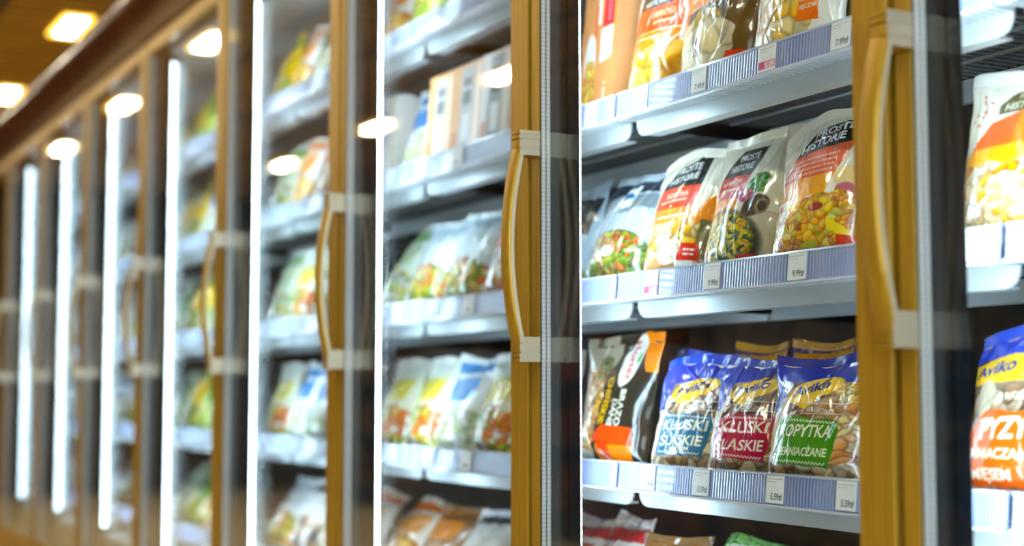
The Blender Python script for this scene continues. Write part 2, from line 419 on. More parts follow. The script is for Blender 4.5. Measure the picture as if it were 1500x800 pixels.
# ---------------------------------------------------------------- artwork of the individual packs
CREAM, INK, ORR, AMB, RED, WHITE = (236,230,212), (32,34,34), (226,84,34), (247,156,22), (222,62,30), (250,250,246)
def res(W, H, dpc): return int(W*dpc), int(H*dpc)
def story_bag(kind, dpc=13):
    W, H = {'kopytka': (15.2, 21.5), 'patelnia': (15.0, 22.0), 'curry': (16.0, 22.8), 'gnocchi': (16.0, 21.0)}[kind]
    cv = Canvas(W, H, *res(W, H, dpc), CREAM)
    if kind == 'kopytka':
        L, R = 2.2, 11.3
        cv.poly([(L,15.0),(R,15.0),(R,20.0),(R-2.0,20.0),(R-3.6,19.0),(L+2.2,18.4),(L+1.2,16.8)], INK)
        cv.text('PROSTE', 4.6, 17.2, 1.55, WHITE, 8, .95, .1, .03); cv.text('HISTORIE', 3.7, 15.6, 1.55, WHITE, 6, .95, .1, .03)
        cv.poly([(1.2,11.2),(R,11.2),(R,15.0),(2.2,15.0)], ORR); cv.poly([(.9,8.0),(R,8.0),(R,11.2),(1.2,11.2)], AMB)
        cv.poly([(R,8.0),(15.2,8.0),(15.2,13.2),(13.6,13.0)], AMB)
        cv.text('KOPYTKA', 4.4, 13.0, 1.2, (255,240,215), 3, .9, 0, .02)
        cv.smalltext(3.2, 9.5, 12.3, .3, (255,235,210), 1, 3); cv.smalltext(3.0, 10.2, 9.7, .3, WHITE, 2, 2)
        m = cv.poly([(0,2.2),(15.2,2.2),(15.2,8.2),(12,8.8),(10,9.4),(7,8.6),(3,8.8),(.6,8.2)], None, .15, True)
        cv.poly([(0,0),(15.2,0),(15.2,8.4),(0,8.4)], (196,148,96)); cv.poly([(12.0,3),(15.2,3),(15.2,9.0),(13.2,9.2)], (120,112,60))
        cv.food(m*(cv.X < 13.2), [(250,220,150),(252,240,205),(248,186,36),(246,168,20),(250,232,180),(240,214,160)], 1.75, 5, .35, 1.5)
        for i in range(26): cv.ell(cv.r.rand()*11+1, cv.r.rand()*5+3, .22, .16, (70,130,40), cv.r.rand()*90)
        cv.poly([(0,0),(3,0),(8,2.4),(5.5,3.2),(0,2.2)], (226,170,110)); cv.rect(0, 0, .8, 9, (248,170,30))
        cv.poly([(10.2,2.6),(13.9,2.6),(13.9,5.2),(11.0,5.2)], RED); cv.smalltext(11.6, 13.4, 4.2, .35, WHITE, 4); cv.smalltext(11.6, 13.2, 3.5, .3, WHITE, 5)
        cv.poly([(9.2,.5),(13.9,.5),(13.9,2.6),(10.0,2.6)], (242,238,226)); cv.text('450g', 10.2, 1.0, 1.2, (70,66,60), 0, 1.05, 0, .01)
    if kind == 'patelnia':
        R = 8.6
        cv.poly([(2.0,14.6),(R-.3,14.6),(R+1.4,19.2),(5.0,19.2)], INK)
        cv.text('PROSTE', 4.9, 17.0, 1.5, WHITE, 6, .72, .15, .02); cv.text('HISTORIE', 3.6, 15.3, 1.5, WHITE, 5, .72, .15, .02)
        cv.poly([(1.4,10.8),(R-1.2,10.8),(R-.3,14.6),(2.0,14.6)], (206,72,44)); cv.poly([(1.0,8.2),(R-1.4,8.2),(R-1.2,10.8),(1.4,10.8)], AMB)
        cv.smalltext(2.6, 7, 13.4, .8, (240,190,170), 3, 4); cv.smalltext(2.6, 7, 12.2, .5, (240,200,180), 4, 3); cv.smalltext(2.6, 6.6, 9.6, .4, (255,230,190), 6, 3)
        cv.poly([(9.5,0),(15,0),(15,8.4),(11,9)], (206,196,176))
        cv.food(cv.ell(10.7,13.0,2.0,1.7,None,0,.2,True), [(64,140,36),(84,164,44),(48,112,30),(96,176,60)], .5, 8, .35)
        cv.food(cv.ell(8.9,11.0,2.0,1.1,None,-20,.3,True), [(196,52,96),(230,150,170),(170,40,80)], .8, 9, .3, 2)
        cv.ell(11.0,9.4,2.3,1.6,(84,72,64),20); cv.ell(12.2,9.3,1.0,1.2,(150,126,104)); cv.ell(12.3,9.3,.6,.8,(78,66,58))
        cv.ell(5.5,4.2,7.6,4.8,(34,46,46),-6); 
        cv.food(cv.ell(5.2,4.6,6.8,4.3,None,-6,.2,True), [(232,196,32),(246,210,40),(40,92,52),(58,120,56),(50,100,70),(226,200,40),(246,220,60),(236,150,50),(246,226,130)], .6, 11, .3, 2.8)
        cv.poly([(8.4,.2),(12.4,.2),(12.4,2.3),(9.2,2.3)], RED); cv.smalltext(9.8, 11.8, 1.5, .35, WHITE, 4); cv.smalltext(9.8, 11.5, .9, .3, WHITE, 5)
    if kind == 'curry':
        cv.poly([(3.4,15.2),(13.6,16.8),(14.6,20.8),(9.4,20.4),(5.6,18.9)], INK)
        cv.text('PROSTE', 6.2, 17.9, 1.9, WHITE, 11, .95, .12, .03); cv.text('HISTORIE', 4.5, 15.9, 1.8, WHITE, 11, .95, .12, .03)
        cv.poly([(1.9,11.2),(11.8,12.2),(13.6,16.8),(3.4,15.2)], (232,112,70)); cv.poly([(.9,8.4),(11.0,9.2),(11.8,12.2),(1.9,11.2)], (250,178,22))
        for k in range(4): cv.smalltext(3.7-k*.35, 11.6-k*.2, 14.3-k*.8, .36, (250,206,186), 20+k, 6)
        cv.ell(13.6,11.6,1.8,1.5,(246,216,160)); cv.ell(13.8,9.6,1.3,1.1,(196,110,124))
        m = cv.poly([(0,1.4),(16,1.4),(16,9),(13,9.6),(10,9.0),(6,8.8),(2,7.6),(0,7.8)], None, .2, True)
        cv.poly([(0,0),(16,0),(16,3),(0,3)], (228,214,206))
        cv.food(m, [(250,176,24),(255,196,40),(246,160,24),(240,140,40),(255,214,70),(250,170,30),(206,130,60),(226,206,60)], .85, 13, .3, 1.2)
        cv.food(cv.ell(10.2,7.4,2.6,1.4,None,0,.3,True), [(250,206,50),(246,184,30)], 1.6, 4, .3, 1.5)
        cv.ell(10.0,7.3,1.2,.6,(170,60,50),10); cv.ell(4.4,4.4,.9,.9,(206,206,60)); cv.ell(13.6,4.4,1.8,.6,(252,216,50),-30); cv.ell(9.5,2.2,1.5,.5,(206,196,70),10)
        cv.poly([(13.6,1.4),(16,1.4),(16,3.6),(13.6,3.6)], RED)
    if kind == 'gnocchi':
        cv.poly([(5.6,15.4),(15.2,15.4),(14.2,17.6),(11,19.0),(7.4,18.0),(5.4,16.6)], (110,98,70))
        cv.text('PROSTE', 8.0, 17.1, 1.1, (236,226,196), 4, .9, 0, .02); cv.text('HISTORIE', 6.4, 15.7, 1.4, (244,236,210), 2, 1.0, .1, .02)
        cv.poly([(2.4,11.0),(14.6,11.0),(13.6,14.8),(9.2,15.4),(5.0,14.4)], (240,112,40)); cv.poly([(.6,9.0),(15.6,9.0),(14.6,11.2),(2.2,11.2)], (250,176,30))
        cv.poly([(9.0,11.2),(14.6,11.2),(13.6,14.8),(9.2,15.4)], (250,140,30))
        m = cv.poly([(0,0),(16,0),(16,9),(.6,9.2),(0,8)], None, .2, True)
        cv.food(m, [(240,222,186),(236,206,160),(244,166,40),(240,150,26),(240,196,130),(244,230,206)], 1.5, 23, .35, 1.3)
        for i in range(12): cv.ell(1+cv.r.rand()*3, 14.5+cv.r.rand()*4, .14, .3, (226,130,120), cv.r.rand()*90)
    return cv
def dumpling_bag(word, panel, dpc=13, kind=0):
    W, H = 15.2, 20.0; BLUE = (14,70,196)
    cv = Canvas(W, H, *res(W, H, dpc), (122,92,66))
    cv.food(np.ones_like(cv.X), [(128,92,62),(150,108,70),(110,82,60),(176,132,88),(140,104,74)], 2.0, 31+kind, .35, 1.4)
    cv.poly([(0,0),(1.9,0),(2.5,8),(3.6,13),(0,13)], (226,214,200))                   # side gusset film
    cv.food(cv.poly([(11.8,3),(15.2,2),(15.2,14),(12.6,13)], None, .2, True), [(226,160,96),(238,190,120),(206,128,70),(246,214,150)], 1.6, 41+kind, .4, 2.6)
    cv.food(cv.poly([(1.5,0),(15.2,0),(15.2,3.2),(1.5,3.0)], None, .1, True), [(206,160,110),(226,190,140),(180,128,84),(238,214,176)], 1.7, 51+kind, .4, 1.5)
    if kind == 2: cv.food(cv.ell(13.4,13.9,2.6,2.0,None,0,.2,True), [(246,206,110),(236,180,70),(250,226,160)], .55, 5, .4)
    if kind == 1:
        for i in range(5): cv.ell(10.5+i*.7, 14.6-(i % 2)*.5, .35, .35, (130,160,60))
    cv.poly([(0,14.6),(3.0,15.4),(9.0,15.2),(15.2,15.4),(15.2,20),(0,20)], BLUE); cv.poly([(0,10.5),(2.0,10.6),(3.2,15.6),(0,15.6)], BLUE)
    cv.ell(7.3,14.2,4.3,1.65,(252,206,26),16,.08); cv.poly([(3.6,12.2),(6.6,11.0),(8.6,12.8),(5,14)], (252,206,26))
    cv.text('Aviko', 3.9, 12.9, 2.0, (34,52,140), 15, 1.22, .28, .035); cv.line(8.1,14.9,9.3,16.1,.2,(34,52,140))
    cv.text('Z REGIONU', 6.2, 10.7, .95, (240,232,214), -4, 1.0, 0, .012, -.02); cv.line(6.0,11.9,12.4,11.9,.09,(236,226,206)); cv.line(6.2,10.3,12.6,10.3,.09,(236,226,206))
    P = [(2.5,2.6),(11.7,2.3),(12.3,6),(12.2,9.4),(3.4,9.9),(2.6,8.6)]
    cv.poly(P, panel, .08)
    hl = (250,240,214)
    cv.line(3.4,9.35,11.8,8.95,.11,hl,.14,.5); cv.line(3.1,3.1,11.3,2.8,.11,hl,.14,.5)
    w = word
    cv.fit(w[0], 3.4, 6.75, 8.2, 2.6, hl, bold=.02, shear=.05); cv.fit(w[1], 3.2, 4.15 if len(w) > 2 else 3.9, 8.2, 2.4 if len(w[1]) < 8 else 1.75, hl, bold=.02, shear=.05)
    if len(w) > 2: cv.fit(w[2], 4.6, 3.25, 5.0, .95, hl, bold=.015)
    cv.W *= 1.09; cv.H *= .885
    return cv
def pyzy_bag(dpc=11):
    W, H = 16.0, 21.0
    cv = Canvas(W, H, *res(W, H, dpc), (150,120,96))
    cv.food(np.ones_like(cv.X), [(150,116,86),(190,160,130),(120,92,70),(210,190,160)], 2.2, 61, .3, 1.4)
    cv.rect(0, 16.6, 16, 21, (24,74,196)); cv.poly([(0,13.0),(9,13.4),(11,16.4),(6,16.9),(0,16.0)], (252,206,26))
    cv.text('Aviko', .6, 14.0, 2.2, (40,64,150), 7, 1.25, .25, .03)
    cv.text('Z REGIONU', 6.0, 11.0, 1.2, (240,232,214), 4, .9, 0, .012); cv.ell(3.6,11.4,1.7,2.2,(214,200,176)); 
    cv.poly([(.2,1.4),(15,1.4),(15,9.4),(4.6,10.0),(.2,5.8)], (238,112,40), .1)
    cv.text('PYZY', 4.2, 6.5, 3.4, (250,240,224), 3, .9, .05, .03); cv.fit('ZIEMNIACZANE', .7, 4.4, 12, 1.6, (250,240,224), bold=.02); cv.fit('Z MIĘSEM', 1.6, 2.1, 8.4, 1.6, (250,240,224), bold=.02)
    return cv
def noodle_bag(dpc=12):
    W, H = 19.5, 21.5
    cv = Canvas(W, H, *res(W, H, dpc), (56,50,40))
    m = cv.poly([(0,2),(8.2,2),(8.4,10),(7.6,15),(0,16)], None, .2, True)
    cv.food(m, [(250,196,80),(240,170,56),(250,214,120),(226,140,50),(180,150,60),(230,110,60)], .75, 71, .4, 3.5)
    cv.poly([(0,15.6),(8,15.2),(10,17),(9,21.5),(0,21.5)], (186,178,160)); cv.food(cv.ell(6.4,15.8,2.2,2.2,None,0,.3,True), [(150,120,60),(96,130,50),(206,150,90)], .6, 3)
    cv.poly([(0,0),(8,0),(8,2.2),(0,3)], (214,220,210))
    cv.poly([(17.2,15.2),(19.5,15.2),(19.5,21.5),(14.2,21.5),(15.5,19)], (246,150,24)); cv.rect(16.6,16.2,18.6,19.4,(246,150,24))
    cv.ell(13.3,16.9,2.1,4.4,(244,240,232),-12,.06); cv.text('Hortex', 12.2, 20.0, 2.1, (226,90,100), -82, 1.05, 0, .02); cv.ell(14.8,17.4,.35,.9,(96,170,60),-10)
    cv.text('CHIŃSKIE', 9.0, 14.2, 1.9, (236,190,40), -90, .95, 0, .03); cv.text('BRĄZOWE', 13.0, 12.2, 1.9, (246,240,226), -92, .95, 0, .02); cv.text('DANIE', 11.4, 10.6, 1.7, (246,240,226), -92, .95, 0, .02)
    cv.poly([(7.6,3.8),(17.5,3.2),(16.8,6.2),(10,6.4)], (236,92,36)); cv.poly([(10,.3),(17.2,.3),(17.2,3.4),(9,3.4)], (246,146,22)); cv.poly([(9.4,4.0),(11.6,.6),(13.0,1.0),(12.4,4.0)], (238,84,40))
    cv.smalltext(10.4, 12.6, 2.4, .6, (246,220,210), 3, -30)
    cv.W *= .92; cv.H *= 1.02
    return cv
def frost_veg_bag(dpc=10):
    W, H = 17.5, 20.5
    cv = Canvas(W, H, *res(W, H, dpc), (206,220,232))
    cv.poly([(0,15.2),(5,16.2),(17.5,16),(17.5,19),(0,19)], (40,66,86)); cv.poly([(7,12),(12,13),(17,12.4),(17,15.8),(8,15.8)], (150,160,166))
    cv.poly([(5.0,12.6),(8.8,13.4),(9.8,17.8),(6.4,17.2)], (240,244,246)); cv.ell(7.6,15.6,1.0,.8,(60,130,186)); cv.ell(7.2,14.9,.7,.5,(90,160,70))
    cv.ell(8.7,3.6,8.6,5.2,(60,78,40),0,.06)
    cv.food(cv.ell(8.7,3.8,8.2,4.9,None,0,.1,True), [(150,176,40),(186,196,60),(100,140,40),(226,120,50),(232,196,60),(206,90,50),(120,150,50)], .8, 81, .4, 1.8)
    cv.ell(8.6,4.8,1.6,.9,(240,236,226))
    return cv
def slate_bag(dpc=8):
    W, H = 15.0, 20.5
    cv = Canvas(W, H, *res(W, H, dpc), (186,206,222))
    cv.poly([(3,9.6),(13,10.2),(14.6,17),(5.0,17.4)], (44,52,60)); cv.text('DUET', 5.2, 14.2, 2.0, (190,200,206), 3, 1, .1, .02)
    cv.poly([(3,9.6),(13,10.2),(13.4,12.6),(3.6,12.2)], (96,84,80)); cv.smalltext(4, 12, 11.3, .4, (160,150,140), 2, 3)
    cv.ell(5.6,6.5,3.0,1.2,(120,190,160),20); cv.food(cv.ell(8,2.5,6.5,2.6,None,0,.2,True), [(120,160,60),(90,140,50),(200,190,90)], .8, 3)
    return cv
def pierogi_bag(k, dpc=11):
    W, H = (15.0, 21.5) if k == 0 else ((17.5, 22) if k == 1 else (18, 22))
    cv = Canvas(W, H, *res(W, H, dpc), (244,238,226))
    if k == 0:
        cv.rect(1.4,16.2,13.6,20.2,INK); cv.text('PROSTE', 3.4, 18.4, 1.4, WHITE, 0, 1, .1, .02); cv.text('HISTORIE', 3.0, 16.6, 1.4, WHITE, 0, 1, .1, .02)
        cv.rect(1.4,11.6,13.6,16.2,(250,104,10)); cv.rect(1.4,8.6,13.6,11.5,(250,140,16)); cv.line(1.4,11.5,13.6,11.7,.1,(255,220,170))
        cv.text('PIEROGI', 6.2, 14.1, 1.5, (255,226,190), 0, 1.0, .1, .02); cv.smalltext(7.0, 11.6, 13.1, .45, (255,220,180), 3); cv.smalltext(3, 11, 10.6, .35, (255,226,190), 7)
        m = cv.poly([(.8,1),(14.4,1),(14.6,9),(9,10.4),(5,9.8),(.8,8)], None, .2, True)
        cv.food(m, [(250,190,50),(248,206,110),(236,168,40),(250,224,150),(226,150,30),(252,232,180)], 2.6, 91, .3, 1.5)
    if k == 1:
        cv.poly([(1,14.0),(17.5,16.2),(17.5,20.6),(1,20.6)], (240,120,60)); cv.poly([(1,11.6),(17.5,14.6),(17.5,16.4),(1,14.0)], (250,150,40))
        cv.text('PIEROGI', 6, 17.6, 1.8, (255,236,214), 8, 1.0, .1, .02); cv.smalltext(3, 12, 13.9, .4, (255,230,200), 5, 9)
        cv.poly([(1,0),(17.5,0),(17.5,14),(1,11.6)], (110,84,44))
        m = cv.poly([(1.2,1.0),(13.4,1.6),(14.6,5.0),(14.6,8),(10,11.5),(7,12.4),(4.6,10.4),(1.2,8.4)], None, .2, True)
        cv.food(m, [(238,214,150),(246,228,180),(232,196,110),(226,206,170),(240,220,170)], 3.2, 95, .28, 1.6); cv.ell(7.4,5.6,.9,1.9,(128,88,44),12)
        cv.poly([(13.2,1.6),(16.8,1.6),(16.8,4.4),(13.6,4.4)], (232,76,30)); cv.smalltext(14.1, 16.2, 3.3, .4, (250,190,160), 5)
    if k == 2:
        m = cv.poly([(.8,.4),(13.6,.4),(15,12),(12,13.6),(6,13),(.8,12)], None, .2, True)
        cv.food(m, [(250,196,60),(248,214,130),(240,176,40),(252,228,160)], 3.0, 99, .3, 1.6)
        cv.rect(1.4,13.4,16,20,(250,120,24)); cv.text('PIEROGI', 5, 16, 2, WHITE, 0, 1, .1, .02)
        cv.poly([(11.6,4.6),(15.2,4.6),(14.8,9.0),(11.8,9.0)], (248,128,20)); cv.text('LEPIONE', 12.0, 7.4, .9, WHITE, 6, .8, .1, .02); cv.text('RĘCZNIE', 12.0, 6.2, .9, WHITE, 6, .8, .1, .02)
    return cv
def corn_carton(dpc=11):
    W, H = 11.8, 22.0
    cv = Canvas(W, H, *res(W, H, dpc), (226,160,104))
    cv.poly([(6.6,11),(11.8,11),(11.8,22),(6.6,22)], (222,150,92)); cv.rect(7.0,15.2,10.6,21.2,(232,44,66)); cv.text('NOWE', 9.6, 16.0, 1.7, (250,150,160), 90, 1, 0, .02)
    cv.rect(5.0,15.8,6.3,20.2,(246,236,226)); cv.rect(4.3,14,5.1,19,(226,90,70))
    cv.poly([(6.6,9.2),(10.6,9.8),(10.6,15.0),(6.6,14.8)], (250,250,250)); cv.line(8,10.4,8,14.4,.14,(70,170,190),.25,3); cv.text('MROŻONE', 10.1, 10.4, .75, (60,80,130), 90, 1, 0, .01); cv.ell(8.6,11,.35,.35,(240,200,40))
    cv.text('450 g', 9.4, 2.6, 1.5, (250,240,226), 90, 1, 0, .02)
    cv.ell(3.2,9.4,2.0,5.2,(244,240,240),0,.1)
    m = cv.poly([(.2,.2),(6.2,.2),(5.6,6),(4.9,10),(2.2,10),(1,6)], None, .1, True)
    cv.food(m, [(252,196,20),(252,214,40),(246,166,20),(250,226,80),(248,150,30)], .75, 17, .3)
    cv.W *= .9
    return cv
def simple_bag(film, band, panel, foods, size=1.3, W=15.5, H=20.5, word=None, ink=WHITE, seed=1, dpc=3.6):
    cv = Canvas(W, H, *res(W, H, dpc), film)
    if band: cv.poly([(.6,15.5),(W-.6,16.4),(W-.6,19.4),(.6,18.6)], band)
    if panel: cv.poly([(1.4,9.4),(W-3,10.2),(W-2.2,15),(2.2,14.6)], panel)
    if foods: cv.food(cv.poly([(.4,.6),(W-.4,.6),(W-.4,7.6),(W*.6,9.6),(W*.3,8.8),(.4,7)], None, .3, True), foods, size, seed, .35, 1.5)
    if word: cv.text(word, 2.6, 11.6, 2.2, ink, 5, .95, .1, .03)
    return cv
def striped_carton(base, stripe, dark, dpc=4):
    W, H = 11.5, 19.0
    cv = Canvas(W, H, *res(W, H, dpc), base)
    cv.rect(3.2,1,8.0,18.2,stripe); cv.rect(3.8,11,7.4,16,dark); cv.rect(4.2,4,7.0,9,(236,238,238)); cv.rect(9.4,1,10.4,18,(240,232,220))
    cv.rect(.5,1.2,2.6,6,(206,140,90)); cv.smalltext(4, 7.2, 14, .6, (220,226,230), 3)
    return cv

# ---------------------------------------------------------------- the setting
X0, X1 = -15.0, 3.2
def struct(mb, name, m): return tag(mb.build(name, m), kind='structure')
fl = mat('shop_floor_tile', (176,150,104), .25, 0, .5)
n, l, p = nodes(fl); tc = n.new('ShaderNodeTexCoord'); bk = n.new('ShaderNodeTexBrick'); bk.offset = 0; bk.inputs['Scale'].default_value = 1.0
bk.inputs['Brick Width'].default_value = .4; bk.inputs['Row Height'].default_value = .4; bk.inputs['Mortar Size'].default_value = .004
bk.inputs['Color1'].default_value = L4((230,208,164)); bk.inputs['Color2'].default_value = L4((220,196,150)); bk.inputs['Mortar'].default_value = L4((110,92,64))
l.new(tc.outputs['Object'], bk.inputs['Vector']); l.new(bk.outputs[0], p.inputs['Base Color'])
struct(MB().box(X0, X1, -5.0, 3.0, -.1, 0), 'floor', fl)
ce = mat('ceiling_slat_grid', (226,172,34), .5, .1)
n, l, p = nodes(ce); tc = n.new('ShaderNodeTexCoord'); bk = n.new('ShaderNodeTexBrick'); bk.offset = 0; bk.inputs['Scale'].default_value = 1.0
bk.inputs['Brick Width'].default_value = .6; bk.inputs['Row Height'].default_value = .15; bk.inputs['Mortar Size'].default_value = .03; bk.inputs['Mortar Smooth'].default_value = .3
bk.inputs['Color1'].default_value = L4((236,184,40)); bk.inputs['Color2'].default_value = L4((214,162,30)); bk.inputs['Mortar'].default_value = L4((60,40,12))
mp = n.new('ShaderNodeMapping'); mp.inputs['Rotation'].default_value = (0, 0, PI/2)
l.new(tc.outputs['Object'], mp.inputs[0]); l.new(mp.outputs[0], bk.inputs['Vector']); l.new(bk.outputs[0], p.inputs['Base Color'])
struct(MB().box(X0, X1, -5.0, 3.0, EYE+2.0, EYE+2.1), 'ceiling', ce)
wl = mat('shop_wall_brown', (58,42,22), .7)
struct(MB().box(X0-.1, X0, -5, 3, 0, EYE+2), 'wall_far', wl)
struct(MB().box(X0, X1, 3.0, 3.1, 0, EYE+2), 'wall_back', wl)
struct(MB().box(X0, X1, -5.1, -5.0, 0, EYE+2), 'wall_opposite', wl)
wn = MB(); wn.box(X1, X1+.1, -5, -3.4, 0, EYE+2).box(X1, X1+.1, .6, 3, 0, EYE+2).box(X1, X1+.1, -3.4, .6, 0, .25).box(X1, X1+.1, -3.4, .6, 2.75, EYE+2)
struct(wn, 'wall_near', wl)
wf = MB()
for y in (-3.4, -2.09, -.75, .55): wf.box(X1+.02, X1+.08, y, y+.05, .25, 2.75)
wf.box(X1+.02, X1+.08, -3.4, .6, .25, .30).box(X1+.02, X1+.08, -3.4, .6, 2.70, 2.75)
win = struct(wf, 'window_1', M['frame_paint'])
MB().box(X1+.045, X1+.053, -3.36, .56, .29, 2.71).build('pane', M['glass'], win)

# ceiling lamps: a regular grid of recessed panels
lamp0 = empty('ceiling_lamp')
MB().box(-.20, .20, -.045, .045, -.006, -.001).build('lens', M['lamp'], lamp0)
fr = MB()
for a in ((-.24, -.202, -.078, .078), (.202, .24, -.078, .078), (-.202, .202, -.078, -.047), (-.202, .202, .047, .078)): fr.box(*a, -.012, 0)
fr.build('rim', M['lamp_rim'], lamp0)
ROWN = {0: 'above the freezer row', 1: 'over the aisle', 2: 'over the opposite side of the aisle'}
first = True
ORD = ['first', 'second', 'third', 'fourth', 'fifth', 'sixth', 'seventh', 'eighth', 'ninth']
for r_, yy in enumerate((1.61, -.30, -2.2)):
    for i in range(7):
        if r_ == 2 and i < 4: continue
        s = 8.3 - 2.13*(4-i) - 0*r_
        if i == 6: s = 8.3+2.13*2
        o = lamp0 if first else copy_tree(lamp0); first = False
        o.location = (-s, yy, EYE+2.0)
        tag(o, f'bright recessed ceiling lamp {ROWN[r_]}, {ORD[i]} from the near end', 'lamp', 'recessed ceiling lamps')

# ---------------------------------------------------------------- the freezer run
KN, KF = -2, 8                 # seams that bound the run
SN, SF = seam(KN), seam(KF)
def make_unit():
    u = empty('upright_freezer'); w = PITCH/2-.0004
    def cb(name, x0, x1, y0, y1, z0, z1, m, bevel=0): return MB().box(x0, x1, y0-YF, y1-YF, z0, z1).build(name, m, u, bevel)
    cb('back_panel', -w, w, 1.86, 1.90, .30, ZT+.05, M['inner_dark'])
    cb('top_panel', -w, w, YF+.095, 1.86, ZT+.005, ZT+.05, M['inner_white'])
    cb('deck', -w, w, YF+.07, 1.86, .36, EYE-.475, M['inner_white'])
    cb('base', -w, w, YF+.03, 1.86, 0.0, .30, M['plinth'])
    cb('bumper_rail', -w, w, YF-.005, YF+.06, .30, ZB-.004, M['gold'], .006)
    cb('mullion', -PITCH/2-.03, -PITCH/2+.0298, YF+.049, YF+.069, .398, ZT, M['mullion'])
    return u
# canopy over the doors
prof = [(YF+.05, ZT+.004), (YF-.010, ZT+.004), (YF-.030, ZT+.020), (YF-.055, ZT+.050), (YF-.072, ZT+.080), (YF-.080, ZT+.105), (YF-.078, ZT+.125),
        (YF-.066, ZT+.142), (YF-.040, ZT+.152), (YF+.8, ZT+.160), (YF+.8, ZT+.055), (YF+.075, ZT+.055)]
can = MB(); can.prism(prof, 'x', -SF-.04, -SN+.04)
co = can.build('freezer_canopy', M['canopy'], None, 0); smooth(co.data)
try: co.data.set_sharp_from_angle(angle=math.radians(40))
except Exception: pass
tag(co, 'dark brown glossy rounded canopy running along the top of the freezers', 'canopy')

# LED strips
strip0 = empty('led_light_strip')
lens = MB(); lens.prism([(-.0285, .0005), (0, .0181), (.0285, .0005)], 'z', -.44, .95)
lens.build('lens', M['led'], strip0)
for za, zb_ in ((.951, .968), (-.458, -.441)): MB().box(-.03, .03, .0002, .020, za, zb_).build('end_cap', M['mullion'], strip0)
for k in range(-1, KF):
    o = strip0 if k == -1 else copy_tree(strip0)
    o.location = (-seam(k), YF+.069, EYE)
    nm = f'between {DOORS[k]} and {DOORS[k+1]} doors from right' if k >= 0 else 'beyond the right edge of the picture'
    tag(o, f'cold white LED strip light on post {nm}', 'strip light', 'LED strip lights inside the freezers')

# doors -------------------------------------------------------------------------
HW = PITCH/2
def make_door():
    d = empty('door')
    L, R = -HW+.006, HW-.006            # left edge = far end (handle is on the left stile), origin at the middle of the door, z = 0 at eye level
    zt, zb = ZT-EYE, ZB-EYE
    ls, rs = .0255, .054
    def stile(a, b, nm):
        mb = MB(); mb.prism([(a, 0), (b-(.001 if nm[0] == 'l' else 0), 0), (b-(.001 if nm[0] == 'l' else 0), .014), (a, .014)], 'z', zb, zt); return mb.build(nm, M['gold'], d, .0012, 1)
    stile(L, L+ls, 'left_stile'); stile(R-rs, R, 'right_stile')
    MB().box(L+ls+.0003, R-rs-.0003, 0, .014, zt-.0408, zt).build('top_rail', M['gold'], d, .0012, 1)
    MB().box(L+ls+.0003, R-rs-.0003, 0, .014, zb, zb+.0448).build('bottom_rail', M['gold'], d, .0012, 1)
    for a, b in ((.0027, .0084), (.0106, .0164)): MB().box(L+ls+.0002, L+ls+.0022, a, b, zb+.046, zt-.042).build('glazing_bead', M['silver'], d)
    MB().box(L+ls-.0009, L+ls+.00015, .0007, .0184, zb+.046, zt-.042).build('gasket', M['gasket'], d)
    g0 = .0145; c = MB()
    c.box(L, L+ls-.001, g0, .046, zb, zt); c.box(R-rs+.001, R, g0, .046, zb, zt)
    c.box(L+ls-.001, R-rs+.001, g0+.006, .046, zt-.042, zt); c.box(L+ls-.001, R-rs+.001, g0+.006, .046, zb, zb+.046)
    c.build('inner_frame', M['black'], d)
    for y, nm in ((.0006, 'outer_pane'), (.0085, 'middle_pane'), (.0165, 'inner_pane')):
        MB().box(L+ls-.0005, R-rs+.0005, y, y+.002, zb+.045, zt-.041).build(nm, M['glass'], d)
    # handle: bowed grip on two ribbed mounts
    hx = L+.013; z0, z1 = .050, .372; hw = .0145
    bm = bmesh.new(); N = 40; rings = []
    sec = [(-1, .0), (-.96, -.55), (-.7, -.9), (-.3, -1.0), (.3, -1.0), (.7, -.9), (.96, -.55), (1, 0), (1, .85), (-1, .85)]
    for i in range(N+1):
        tt = i/N; z = z0+.010+(z1-z0-.020)*tt; off = .026+.021*math.sin(PI*tt)**.8
        rings.append([bm.verts.new((hx+q[0]*hw*(1-.12*math.sin(PI*tt)), -off+q[1]*.006, z)) for q in sec])
    ns = len(sec)
    for i in range(N):
        for j in range(ns):
            f = bm.faces.new((rings[i][j], rings[i][(j+1) % ns], rings[i+1][(j+1) % ns], rings[i+1][j]))
            f.material_index = 1 if j in (7, 9) else 0; f.smooth = True
    bm.faces.new(rings[0]); bm.faces.new(rings[-1][::-1]); bmesh.ops.recalc_face_normals(bm, faces=bm.faces[:])
    me = bpy.data.meshes.new('handle'); bm.to_mesh(me); bm.free(); me.materials.append(M['gold']); me.materials.append(M['satin'])
    try: me.set_sharp_from_angle(angle=math.radians(50))
    except Exception: pass
    h = link('handle', me, d)
    for zc, sg in ((z1-.010, 1), (z0+.010, -1)):
        m = MB()
        def sect(k): return [(hx-hw-.001*k, -.0004), (hx-hw-.001*k, -.027-.001*k), (hx-hw*.6, -.034-.001*k), (hx+hw*.6, -.0355-.001*k), (hx+hw+.0005*k, -.033-.001*k), (hx+hw+.0005*k, -.0004)]
        for a, b, k in ((-.019, -.0105, .4), (-.0105, -.0085, -1.2), (-.0085, .0030, 1.0), (.0030, .0050, -1.2), (.0050, .0105, 2.0), (.0105, .0122, -1.0), (.0122, .017, 1.4)):
            m.prism(sect(k), 'z', zc+a*sg, zc+b*sg)
        for f in m.bm.faces:
            cxx = f.calc_center_median().x
            if cxx > hx+hw-.0016: f.material_index = 1
        m.build('handle_mount', [M['gold'], M['satin']], d)
    return d
unit0 = make_unit(); door0 = make_door(); door0.parent = unit0; door0.location = (0, 0, EYE)
